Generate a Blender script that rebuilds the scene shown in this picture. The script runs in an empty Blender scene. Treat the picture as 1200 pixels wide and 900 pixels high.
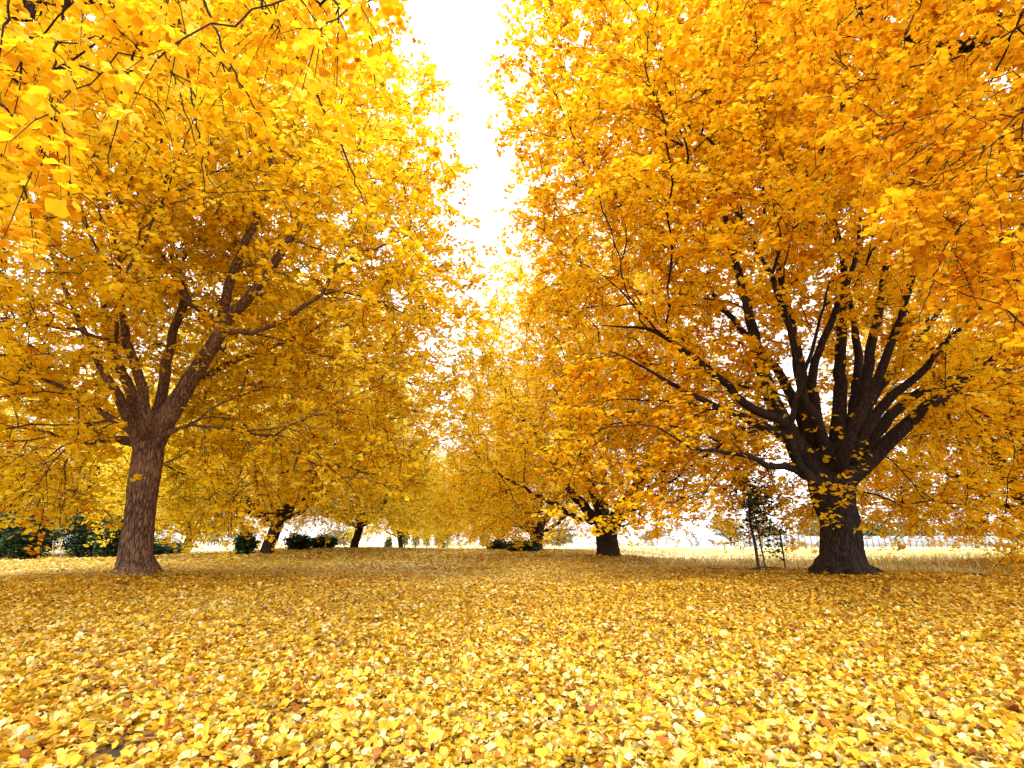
import bpy, math, random
import numpy as np
from mathutils import noise as mnoise, Vector

R = np.random.default_rng(7)
random.seed(7)
COL = bpy.context.scene.collection
PI = math.pi

# ------------------------------------------------------------------ camera
CAM_H = 0.85
FPX = 600.0                                   # focal length in photo pixels (1200 wide)
TH = math.atan((636 - 450) / FPX)
CT, ST = math.cos(TH), math.sin(TH)
sc = bpy.context.scene
cd = bpy.data.cameras.new('camera')
cd.sensor_width = 36; cd.lens = 18.0
cd.clip_start = 0.05; cd.clip_end = 3000
cam = bpy.data.objects.new('camera', cd); COL.objects.link(cam)
cam.location = (0, 0, CAM_H); cam.rotation_euler = (PI / 2 + TH, 0, 0)
sc.camera = cam


def P(px, py, Y):
    """world point at depth Y (metres north) seen at photo pixel px, py"""
    x = (px - 600) / FPX; y = (450 - py) / FPX
    dy = CT - y * ST; dz = ST + y * CT
    return np.array([x / dy * Y, Y, CAM_H + dz / dy * Y])


# ------------------------------------------------------------------ ground heights
def _c(px, py, Y):
    p = P(px, py, Y); return (p[0], p[1], p[2])


CTRL = [(-3, 1, 0), (3, 1, 0), (0, 3, 0), (-8, 3, .05), (8, 3, .05), (0, -6, 0), (-12, -4, 0), (12, -4, 0),
        (0, 6, .05), _c(157, 677, 9.5), _c(992, 674, 9.5), (0, 9.5, .13), (-13, 10, .1), (-3.4, 9.5, .17), (3, 9.5, .2),
        (0, 16, .24), (-6, 16, .18), (0, 24, .33), (0, 34, .36), _c(312, 649, 24), _c(415, 642.5, 34), _c(712, 650, 21),
        _c(632, 645.5, 34), (0, 45, .28), (0, 60, .2), (-25, 28, -.02), (-25, 40, 0), (-14, 20, .12), (-30, 60, 0),
        (5.0, 12.0, .36), (8, 11.3, .30), (8.5, 13.5, .06), (10.5, 14, .05), (6.5, 14.5, .05), (8.5, 16, .08), (6.8, 18, .08), (7.5, 21, .10), (13, 19, .10), (9, 26, .1), (15, 32, .1), (30, 42, .1), (30, 90, .1),
        (-30, 100, .1), (60, 90, .1), (0, 120, .1), (14, 14.2, .47), (17, 15, .48), (12.6, 13, .35), (18, 19, .2), (12, 9, .25), (17, 8, .2),
        (200, 200, .1), (-200, 200, .1), (0, 300, .1), (200, -100, 0), (-200, -100, 0), (0, -60, 0), (90, 30, .1), (-90, 30, 0)]
CTRL = np.array(CTRL, float)


def gz(x, y):
    x = np.asarray(x, float); y = np.asarray(y, float)
    sh = x.shape; xf = x.ravel(); yf = y.ravel(); out = np.empty_like(xf)
    s2 = (1.3 + .06 * np.abs(CTRL[:, 1])) ** 2
    for i in range(0, len(xf), 20000):
        d = (xf[i:i + 20000, None] - CTRL[None, :, 0]) ** 2 + (yf[i:i + 20000, None] - CTRL[None, :, 1]) ** 2
        w = 1.0 / (d + s2[None, :]) ** 2
        out[i:i + 20000] = (w * CTRL[None, :, 2]).sum(1) / w.sum(1)
    out += .018 * np.sin(xf * 1.3 + 1.1 * np.sin(yf * .9)) * np.cos(yf * 1.1 + .7) * np.exp(-np.abs(yf) / 60)
    return out.reshape(sh)


def sstep(a, b, x):
    t = np.clip((x - a) / (b - a), 0, 1); return t * t * (3 - 2 * t)


def cover(x, y):
    """1 where the ground lies under fallen leaves, 0 on the bare field"""
    x = np.asarray(x, float); y = np.asarray(y, float)
    wob = .5 * np.sin(x * .9 + 2) + .4 * np.sin(y * 1.3) + .3 * np.sin(x * 2.3 + y * 1.7)
    edge_y = 12.0 + .35 * wob + 30 * (1 - sstep(3.9, 5.6, x + .25 * wob - .02 * (y - 14)))   # field begins behind the right tree
    edge_y = np.where(x > 10, edge_y + 6 * sstep(11.0, 13, x), edge_y)
    edge_y = np.minimum(edge_y, 41 + wob)
    return 1 - sstep(-.8, .8, y - edge_y)


# ------------------------------------------------------------------ mesh helpers
def link(name, me, parent=None, mat=None):
    o = bpy.data.objects.new(name, me); COL.objects.link(o)
    if parent is not None: o.parent = parent
    if mat is not None and me is not None: me.materials.append(mat)
    return o


def np_mesh(name, verts, quads=None, tris=None, tint=None, smooth=False):
    me = bpy.data.meshes.new(name)
    verts = np.asarray(verts, np.float32)
    nq = 0 if quads is None else len(quads); nt = 0 if tris is None else len(tris)
    me.vertices.add(len(verts)); me.vertices.foreach_set('co', verts.ravel())
    loops = []
    if nq: loops.append(np.asarray(quads, np.int32).ravel())
    if nt: loops.append(np.asarray(tris, np.int32).ravel())
    loops = np.concatenate(loops)
    me.loops.add(len(loops)); me.loops.foreach_set('vertex_index', loops)
    me.polygons.add(nq + nt)
    tot = np.concatenate([np.full(nq, 4, np.int32), np.full(nt, 3, np.int32)])
    st = np.concatenate([[0], np.cumsum(tot)[:-1]]).astype(np.int32)
    me.polygons.foreach_set('loop_start', st)
    me.polygons.foreach_set('loop_total', tot)
    if smooth: me.polygons.foreach_set('use_smooth', np.ones(nq + nt, bool))
    if tint is not None:
        a = me.attributes.new('tint', 'FLOAT', 'POINT'); a.data.foreach_set('value', np.asarray(tint, np.float32))
    me.update(calc_edges=True)
    return me


def tag(o, label=None, cat=None, group=None, kind=None):
    if label: o['label'] = label
    if cat: o['category'] = cat
    if group: o['group'] = group
    if kind: o['kind'] = kind
    return o


def empty(name, loc=(0, 0, 0), rz=0):
    o = bpy.data.objects.new(name, None); COL.objects.link(o)
    o.location = loc; o.rotation_euler = (0, 0, rz); o.empty_display_size = .2
    return o


def copy_tree(o, parent=None):
    c = o.copy(); COL.objects.link(c); c.parent = parent
    for ch in [q for q in list(COL.objects) if q.parent == o]: copy_tree(ch, c)
    return c


class Tubes:
    def __init__(s): s.v = []; s.q = []; s.n = 0; s.caps = []

    def add(s, pts, rad, k=6, cap=False, ridges=0.0, seed=0):
        pts = np.asarray(pts, float); rad = np.asarray(rad, float); n = len(pts)
        T = np.gradient(pts, axis=0); T /= np.linalg.norm(T, axis=1)[:, None] + 1e-9
        m = T.mean(0); ref = np.eye(3)[np.argmin(np.abs(m))]
        U = np.cross(T, ref); U /= np.linalg.norm(U, axis=1)[:, None] + 1e-9
        W = np.cross(T, U)
        a = np.arange(k) * 2 * PI / k
        rr = rad[:, None] * np.ones(k)[None]
        if ridges:
            ph = seed * 1.7
            rr = rr * (1 + ridges * (np.sin(3 * a + ph)[None] * .6 + np.sin(5 * a + ph * 2)[None] * .4) )
        ring = pts[:, None, :] + rr[:, :, None] * (U[:, None, :] * np.cos(a)[None, :, None] + W[:, None, :] * np.sin(a)[None, :, None])
        s.v.append(ring.reshape(-1, 3))
        i = np.arange(n - 1)[:, None] * k; j = np.arange(k)[None]; j2 = (j + 1) % k
        q = np.stack([i + j, i + j2, i + k + j2, i + k + j], -1).reshape(-1, 4) + s.n
        s.q.append(q)
        if cap:
            s.caps.append([s.n + t for t in range(k)][::-1]); s.caps.append([s.n + (n - 1) * k + t for t in range(k)])
        s.n += n * k

    def box(s, c, sx, sy, sz, rz=0, tilt=0):
        """a closed box used for boards, rungs and rails"""
        v = np.array([[x, y, z] for x in (-sx, sx) for y in (-sy, sy) for z in (-sz, sz)], float) / 2
        ct, st_ = math.cos(tilt), math.sin(tilt); v = v @ np.array([[1, 0, 0], [0, ct, st_], [0, -st_, ct]])
        cr, sr = math.cos(rz), math.sin(rz); v = v @ np.array([[cr, sr, 0], [-sr, cr, 0], [0, 0, 1]])
        s.v.append(v + np.asarray(c, float))
        s.q.append(np.array([[0, 1, 3, 2], [4, 6, 7, 5], [0, 4, 5, 1], [2, 3, 7, 6], [0, 2, 6, 4], [1, 5, 7, 3]]) + s.n)
        s.n += 8

    def mesh(s, name, smooth=True):
        return np_mesh(name, np.concatenate(s.v), np.concatenate(s.q), smooth=smooth)

    def build(s, name, mat, parent=None, smooth=True):
        return link(name, s.mesh(name, smooth), parent, mat)

    def solid(s, name):
        me = bpy.data.meshes.new(name)
        me.from_pydata(np.concatenate(s.v).tolist(), [], np.concatenate(s.q).tolist() + s.caps); me.update()
        return me


def remeshed(me_in, voxel, name, bark=0.012, smooth_it=3):
    """fuse overlapping closed tubes into one skin and roughen it like bark"""
    t = bpy.data.objects.new('tmp_skin', me_in); COL.objects.link(t)
    m = t.modifiers.new('r', 'REMESH'); m.mode = 'VOXEL'; m.voxel_size = voxel
    m2 = t.modifiers.new('s', 'SMOOTH'); m2.iterations = smooth_it; m2.factor = .6
    dg = bpy.context.evaluated_depsgraph_get(); dg.update()
    me = bpy.data.meshes.new_from_object(t.evaluated_get(dg)); me.name = name
    bpy.data.objects.remove(t); 
    n = len(me.vertices); co = np.empty(n * 3, np.float32); me.vertices.foreach_get('co', co); co = co.reshape(-1, 3)
    nr = np.empty(n * 3, np.float32); me.vertices.foreach_get('normal', nr); nr = nr.reshape(-1, 3)
    d = np.empty(n)
    for i in range(n):
        x, y, z = float(co[i, 0]), float(co[i, 1]), float(co[i, 2])
        w = mnoise.noise(Vector((x * 3, y * 3, z * 1.6)))
        a = mnoise.noise(Vector((x * 15 + w, y * 15 + w, z * 1.9)))
        b = mnoise.noise(Vector((x * 27, y * 27, z * 6.5)))
        d[i] = w * 1.6 + (abs(a) * -2.2 + .6) * 1.3 + b * .6
    co += nr * (bark * d[:, None]).astype(np.float32)
    me.vertices.foreach_set('co', co.ravel())
    me.polygons.foreach_set('use_smooth', np.ones(len(me.polygons), bool)); me.update()
    return me


# ------------------------------------------------------------------ materials
def mat_new(name):
    m = bpy.data.materials.new(name); m.use_nodes = True; nt = m.node_tree; nt.nodes.clear()
    out = nt.nodes.new('ShaderNodeOutputMaterial'); return m, nt, out


def ramp(nt, stops, src=None):
    r = nt.nodes.new('ShaderNodeValToRGB'); e = r.color_ramp.elements
    while len(e) < len(stops): e.new(.5)
    for el, (p, c) in zip(e, stops): el.position = p; el.color = (*c, 1)
    if src is not None: nt.links.new(src, r.inputs[0])
    return r


def leaf_material(name, stops, trans=.5, warm=(1, .93, .6), rough=.5, spec=.3):
    m, nt, out = mat_new(name)
    at = nt.nodes.new('ShaderNodeAttribute'); at.attribute_name = 'tint'
    r = ramp(nt, stops, at.outputs['Fac'])
    if spec > 0:
        p = nt.nodes.new('ShaderNodeBsdfPrincipled'); p.inputs['Roughness'].default_value = rough
        p.inputs['Specular IOR Level'].default_value = spec; colin = p.inputs['Base Color']
    else:
        p = nt.nodes.new('ShaderNodeBsdfDiffuse'); colin = p.inputs[0]
    tr = nt.nodes.new('ShaderNodeBsdfTranslucent')
    mul = nt.nodes.new('ShaderNodeMix'); mul.data_type = 'RGBA'; mul.blend_type = 'MULTIPLY'; mul.inputs[0].default_value = 1
    mul.inputs[7].default_value = (*warm, 1)
    nt.links.new(r.outputs[0], mul.inputs[6]); nt.links.new(mul.outputs[2], tr.inputs[0])
    nt.links.new(r.outputs[0], colin)
    mx = nt.nodes.new('ShaderNodeMixShader'); mx.inputs[0].default_value = trans
    nt.links.new(p.outputs[0], mx.inputs[1]); nt.links.new(tr.outputs[0], mx.inputs[2]); nt.links.new(mx.outputs[0], out.inputs[0])
    return m


YEL = [(0, (.55, .17, .008)), (.12, (.82, .42, .012)), (.4, (.94, .67, .016)), (.75, (.95, .75, .030)), (1, (.95, .81, .14))]
ORG = [(0, (.45, .14, .006)), (.15, (.82, .38, .010)), (.45, (.94, .62, .014)), (.8, (.95, .71, .026)), (1, (.95, .79, .12))]
LEAF_Y = leaf_material('ginkgo_leaf_yellow', YEL, .58, spec=0, warm=(1, .985, .75))
LEAF_O = leaf_material('ginkgo_leaf_golden', ORG, .58, spec=0, warm=(1, .985, .75))
LEAF_NEAR = leaf_material('ginkgo_leaf_near', ORG, .58, warm=(1, .98, .8), spec=.15)
LITTER = leaf_material('fallen_ginkgo_leaf', [(0, (.05, .03, .01)), (.05, (.16, .04, .008)), (.13, (.42, .13, .01)), (.25, (.52, .22, .010)), (.45, (.64, .37, .015)), (.7, (.67, .46, .030)), (.88, (.67, .54, .14)), (1, (.70, .63, .35))], .25, rough=.45, spec=.4)
DARKLEAF = leaf_material('evergreen_leaf', [(0, (.01, .02, .008)), (.6, (.03, .06, .02)), (1, (.10, .13, .03))], .15, warm=(.8, 1, .4))
FARLEAF = leaf_material('far_foliage', [(0, (.10, .10, .04)), (.4, (.22, .18, .06)), (.7, (.42, .24, .12)), (1, (.50, .40, .14))], .3)
CONLEAF = leaf_material('cypress_foliage', [(0, (.02, .05, .02)), (1, (.10, .17, .06))], .1, warm=(.8, 1, .4))


def bark_material(name, dark, light, moss=0.0, bump=.6):
    m, nt, out = mat_new(name)
    tc = nt.nodes.new('ShaderNodeTexCoord'); mp = nt.nodes.new('ShaderNodeMapping'); mp.inputs['Scale'].default_value = (34, 34, 4.2)
    nt.links.new(tc.outputs['Object'], mp.inputs[0])
    n1 = nt.nodes.new('ShaderNodeTexNoise'); n1.inputs['Scale'].default_value = 1.3; n1.inputs['Detail'].default_value = 8; n1.inputs['Roughness'].default_value = .65; n1.inputs['Distortion'].default_value = 1.2
    v = nt.nodes.new('ShaderNodeTexVoronoi'); v.feature = 'DISTANCE_TO_EDGE'; v.inputs['Scale'].default_value = 1.0
    nt.links.new(mp.outputs[0], n1.inputs['Vector'])
    ad = nt.nodes.new('ShaderNodeVectorMath'); ad.operation = 'ADD'; nt.links.new(mp.outputs[0], ad.inputs[0]); nt.links.new(n1.outputs['Color'], ad.inputs[1])
    nt.links.new(ad.outputs[0], v.inputs['Vector'])
    mr = nt.nodes.new('ShaderNodeMapRange'); mr.inputs['From Max'].default_value = .30; nt.links.new(v.outputs['Distance'], mr.inputs['Value'])
    mul = nt.nodes.new('ShaderNodeMath'); mul.operation = 'MULTIPLY'; nt.links.new(mr.outputs[0], mul.inputs[0]); nt.links.new(n1.outputs['Fac'], mul.inputs[1])
    cr = ramp(nt, [(.05, dark), (.55, light)], mul.outputs[0])
    n2 = nt.nodes.new('ShaderNodeTexNoise'); n2.inputs['Scale'].default_value = 1.2; n2.inputs['Detail'].default_value = 3
    nt.links.new(tc.outputs['Object'], n2.inputs['Vector'])
    mx = nt.nodes.new('ShaderNodeMix'); mx.data_type = 'RGBA'; mx.inputs[7].default_value = (light[0] * 1.5, light[1] * 1.5, light[2] * 1.5, 1)
    rr = nt.nodes.new('ShaderNodeMapRange'); rr.inputs['From Min'].default_value = .5; rr.inputs['From Max'].default_value = .8; rr.inputs['To Max'].default_value = .5
    nt.links.new(n2.outputs['Fac'], rr.inputs['Value']); nt.links.new(rr.outputs[0], mx.inputs[0]); nt.links.new(cr.outputs[0], mx.inputs[6])
    b = nt.nodes.new('ShaderNodeBump'); b.inputs['Strength'].default_value = bump; b.inputs['Distance'].default_value = .03
    nt.links.new(mul.outputs[0], b.inputs['Height'])
    p = nt.nodes.new('ShaderNodeBsdfPrincipled'); p.inputs['Roughness'].default_value = .85; p.inputs['Specular IOR Level'].default_value = .2
    nt.links.new(mx.outputs[2], p.inputs['Base Color']); nt.links.new(b.outputs[0], p.inputs['Normal']); nt.links.new(p.outputs[0], out.inputs[0])
    return m


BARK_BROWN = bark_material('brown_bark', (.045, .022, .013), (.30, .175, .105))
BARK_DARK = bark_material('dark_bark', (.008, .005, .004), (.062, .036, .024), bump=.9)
BARK_FAR = bark_material('far_bark', (.008, .005, .004), (.055, .032, .022))  # dark brown bark of the trees farther back
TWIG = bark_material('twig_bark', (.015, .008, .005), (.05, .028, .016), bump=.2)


def plain(name, col, rough=.7, var=.25, scale=6):
    m, nt, out = mat_new(name)
    tc = nt.nodes.new('ShaderNodeTexCoord'); n = nt.nodes.new('ShaderNodeTexNoise'); n.inputs['Scale'].default_value = scale; n.inputs['Detail'].default_value = 5
    nt.links.new(tc.outputs['Object'], n.inputs['Vector'])
    r = ramp(nt, [(.3, tuple(c * (1 - var) for c in col)), (.7, tuple(min(1, c * (1 + var)) for c in col))], n.outputs['Fac'])
    p = nt.nodes.new('ShaderNodeBsdfPrincipled'); p.inputs['Roughness'].default_value = rough
    nt.links.new(r.outputs[0], p.inputs['Base Color']); nt.links.new(p.outputs[0], out.inputs[0]); return m


WOOD = plain('weathered_wood', (.24, .20, .16)); STAKE = plain('stake_wood', (.07, .045, .03)); WHITE = plain('white_panel', (.34, .37, .41), var=.15)
POST = plain('grey_post', (.14, .14, .15)); STICK = plain('dead_stick', (.03, .018, .012))

# ------------------------------------------------------------------ leaves
FAN6 = np.array([[0, 0, 0], [-.52, .52, .10], [-.27, .93, .05], [0, .80, -.02], [.27, .93, .05], [.52, .52, .10]])
FAN6_Q = np.array([[0, 3, 2, 1], [0, 5, 4, 3]])
FAN8 = np.array([[0, 0, 0], [-.52, .44, .10], [-.43, .78, .10], [-.16, .95, .04], [0, .80, -.03], [.16, .95, .04], [.43, .78, .10], [.52, .44, .10], [-.018, 0, 0], [.018, 0, 0], [.05, -.55, -.04]])
FAN8_Q = np.array([[0, 4, 3, 2], [0, 6, 5, 4]]); FAN8_T = np.array([[0, 2, 1], [0, 7, 6], [8, 10, 9]])
FAN4 = np.array([[0, 0, 0], [-.52, .62, .08], [0, .92, 0], [.52, .62, .08]])
FAN4_Q = np.array([[0, 3, 2, 1]])


def leaf_frames(n, az, pitch, roll):
    """axis directions for a leaf blade: Y axis points out and down by pitch"""
    Y = np.stack([np.cos(az) * np.cos(pitch), np.sin(az) * np.cos(pitch), -np.sin(pitch)], -1)
    X0 = np.stack([np.sin(az), -np.cos(az), np.zeros(n)], -1)
    Z0 = np.cross(X0, Y)
    X = X0 * np.cos(roll)[:, None] + Z0 * np.sin(roll)[:, None]
    Z = np.cross(X, Y)
    return X, Y, Z


def leaves_mesh(name, base, size, az, pitch, roll, tint, simple=False, cup=1.0, fine=False):
    n = len(base)
    V, Q = (FAN8, FAN8_Q) if fine else ((FAN4, FAN4_Q) if simple else (FAN6, FAN6_Q))
    k = len(V)
    X, Y, Z = leaf_frames(n, az, pitch, roll)
    loc = np.repeat(V[None], n, 0) * 1.0
    cupv = (R.normal(1, .8, n) * cup)
    loc[:, :, 2] *= cupv[:, None]
    loc[:, :, 0] *= R.uniform(.8, 1.15, n)[:, None]
    loc[:, 1:, :2] *= 1 + R.normal(0, .07 if fine else .10, (n, k - 1, 1))
    co = base[:, None, :] + size[:, None, None] * (loc[:, :, 0:1] * X[:, None] + loc[:, :, 1:2] * Y[:, None] + loc[:, :, 2:3] * Z[:, None])
    q = (np.arange(n)[:, None, None] * k + Q[None]).reshape(-1, 4)
    t3 = (np.arange(n)[:, None, None] * k + FAN8_T[None]).reshape(-1, 3) if fine else None
    return np_mesh(name, co.reshape(-1, 3), q, t3, tint=np.repeat(tint, k))


def spur_leaves(spurs, per, size, tint_mu, spread=.03):
    """leaves radiating from short spurs"""
    n = len(spurs)
    cnt = R.integers(per[0], per[1] + 1, n); idx = np.repeat(np.arange(n), cnt); m = len(idx)
    az = R.uniform(0, 2 * PI, m)
    pitch = np.clip(R.normal(.28, .42, m), -1.0, 1.4); roll = R.normal(0, .38, m)
    off = np.stack([np.cos(az), np.sin(az), R.normal(-.2, .5, m)], -1) * (R.uniform(.5, 1.4, m) * spread)[:, None]
    base = spurs[idx] + off
    sz = size * np.clip(R.normal(1, .2, m), .5, 1.5)
    tint = np.clip(tint_mu[idx] + R.normal(0, .14, m), 0, 1)
    tint = np.where(R.random(m) < .03, R.uniform(0, .2, m), tint)
    return base, sz, az, pitch, roll, tint


# ------------------------------------------------------------------ trees
class Tree:
    def __init__(s, origin):
        s.o = np.asarray(origin, float)
        s.pos = np.zeros((120000, 3)); s.tan = np.zeros((120000, 3)); s.par = np.full(120000, -1, int)
        s.plen = np.zeros(120000); s.minr = np.zeros(120000); s.limb = np.zeros(120000, int); s.att = np.zeros(120000, bool)
        s.n = 0; s.nl = 0; s.tips = []

    def node(s, p, par, r=0, limb=0, att=True):
        i = s.n; s.pos[i] = p; s.par[i] = par
        if par >= 0:
            d = s.pos[i] - s.pos[par]; L = np.linalg.norm(d); s.tan[i] = d / (L + 1e-9); s.plen[i] = s.plen[par] + L
        else: s.tan[i] = (0, 0, 1)
        s.minr[i] = r; s.limb[i] = limb; s.att[i] = att; s.n += 1
        return i

    def poly(s, pts, rads, par=-1, limb=0, att=True, step=.22, wob=.02):
        """smooth polyline in tree space from hand laid points"""
        pts = np.asarray(pts, float); rads = np.asarray(rads, float)
        if par >= 0:
            pts = np.vstack([s.pos[par], pts]); rads = np.concatenate([[rads[0]], rads])
        seg = np.linalg.norm(np.diff(pts, axis=0), axis=1); t = np.concatenate([[0], np.cumsum(seg)])
        n = max(2, int(t[-1] / step)); u = np.linspace(0, t[-1], n + 1)
        ps = []
        m = np.gradient(pts, t, axis=0)
        for x in u:
            k = min(len(seg) - 1, np.searchsorted(t, x, 'right') - 1); h = seg[k]; a = (x - t[k]) / h
            h00 = 2 * a ** 3 - 3 * a ** 2 + 1; h10 = a ** 3 - 2 * a ** 2 + a; h01 = -2 * a ** 3 + 3 * a ** 2; h11 = a ** 3 - a ** 2
            ps.append(h00 * pts[k] + h10 * h * m[k] + h01 * pts[k + 1] + h11 * h * m[k + 1])
        ps = np.array(ps); rr = np.interp(u, t, rads)
        ps[1:] += R.normal(0, wob, ps[1:].shape)
        ids = []
        start = 0
        if par >= 0: start = 1; ids.append(par)
        for j in range(start, len(ps)):
            par = s.node(ps[j], par, rr[j], limb, att); ids.append(par)
        return ids

    def grow(s, targets, step=.3, bf=.30, droop=.25, up=.35, mark=True, maxd=5.0):
        for t in targets:
            n = s.n
            d = t - s.pos[:n]; D = np.linalg.norm(d, axis=1)
            c = (d * s.tan[:n]).sum(1) / (D + 1e-6)
            cost = D * (1 + .45 * (1 - c)) + bf * s.plen[:n]
            cost[~s.att[:n]] = 1e9
            i = int(np.argmin(cost)); dist = D[i]
            if dist < .12 or dist > maxd: continue
            k = max(2, int(dist / step) + 1)
            p0 = s.pos[i]; dirn = d[i] / dist
            T0 = s.tan[i] * .5 + dirn + np.array([0, 0, up]); T0 /= np.linalg.norm(T0)
            out = t - s.o; out[2] = 0; out /= np.linalg.norm(out) + 1e-6
            T1 = dirn + out * .4 - np.array([0, 0, droop]); T1 /= np.linalg.norm(T1)
            par = i
            for j in range(1, k + 1):
                a = j / k
                q = (2 * a ** 3 - 3 * a ** 2 + 1) * p0 + (a ** 3 - 2 * a ** 2 + a) * dist * T0 + (-2 * a ** 3 + 3 * a ** 2) * t + (a ** 3 - a ** 2) * dist * T1
                if j < k: q = q + R.normal(0, .022, 3)
                par = s.node(q, par, 0, s.limb[i])
            if mark: s.tips.append(par)

    def radii(s, r0=.0048, e=2.35, skinned=False):
        n = s.n; acc = np.zeros(n); r = np.zeros(n); has = np.zeros(n, bool)
        for i in range(n - 1, -1, -1):
            r[i] = max(r0, acc[i] ** (1 / e)) if acc[i] > 0 else r0
            p = s.par[i]
            if p >= 0: acc[p] += r[i] ** e * 0.98
        r = np.where(s.minr[:n] > 0, s.minr[:n], np.minimum(r, .16))
        s.child = [[] for _ in range(n)]
        for i in range(n):
            if s.par[i] >= 0: s.child[s.par[i]].append(i)
        s.main = np.full(n, -1, int)
        for i in range(n):
            c = s.child[i]
            if skinned and s.limb[i] == 0: c = [q for q in c if s.limb[q] == 0]
            if c:
                same = [q for q in c if s.minr[q] > 0 and s.limb[q] == s.limb[i]]
                b = max(same or c, key=lambda q: r[q]); s.main[i] = b
                if s.minr[b] == 0: r[b] = max(r[b], r[i] * .90)
        for i in range(1, n):                         # no child thicker than its parent
            if s.minr[i] == 0: r[i] = min(r[i], r[s.par[i]] * .98)
        s.r = r

    def chains(s):
        out = []; roots = [0] + [i for i in range(1, s.n) if s.main[s.par[i]] != i]
        for i in roots:
            ch = [i] if s.par[i] < 0 else [s.par[i], i]
            j = i
            while s.main[j] >= 0: j = s.main[j]; ch.append(j)
            out.append((i, ch))
        return out


def ellipsoid_targets(n, c, r, rzl, rzu, shell=.45, keep=None, zmin=None, skirt=.7):
    out = []
    while len(out) < n:
        m = 4000
        d = R.normal(0, 1, (m, 3)); d /= np.linalg.norm(d, axis=1)[:, None]
        u = R.random(m) ** shell
        p = d * u[:, None]
        wd = 1 + skirt * np.clip(-p[:, 2], 0, 1) ** 1.0
        q = np.stack([p[:, 0] * r[0] * wd, p[:, 1] * r[1] * wd, np.where(p[:, 2] < 0, p[:, 2] * rzl, p[:, 2] * rzu)], -1) + np.asarray(c)
        ok = np.ones(m, bool)
        # uneven outline: push the surface in and out with low frequency waves
        k = np.sin(d[:, 0] * 5 + d[:, 2] * 4 + c[0]) * .5 + np.sin(d[:, 1] * 6 - d[:, 2] * 5 + c[1]) * .5
        ok &= u < .93 + .09 * k
        # clumps
        w = np.sin(q[:, 0] * 1.9 + 1.3 * np.sin(q[:, 2] * 1.1)) * np.sin(q[:, 1] * 1.7 + c[0]) * np.sin(q[:, 2] * 2.1 + q[:, 0] * .8)
        ok &= R.random(m) < .55 + .75 * w
        if zmin is not None: ok &= q[:, 2] > zmin
        if keep is not None: ok &= keep(q)
        out.extend(q[ok])
    return np.array(out[:n])


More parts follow.
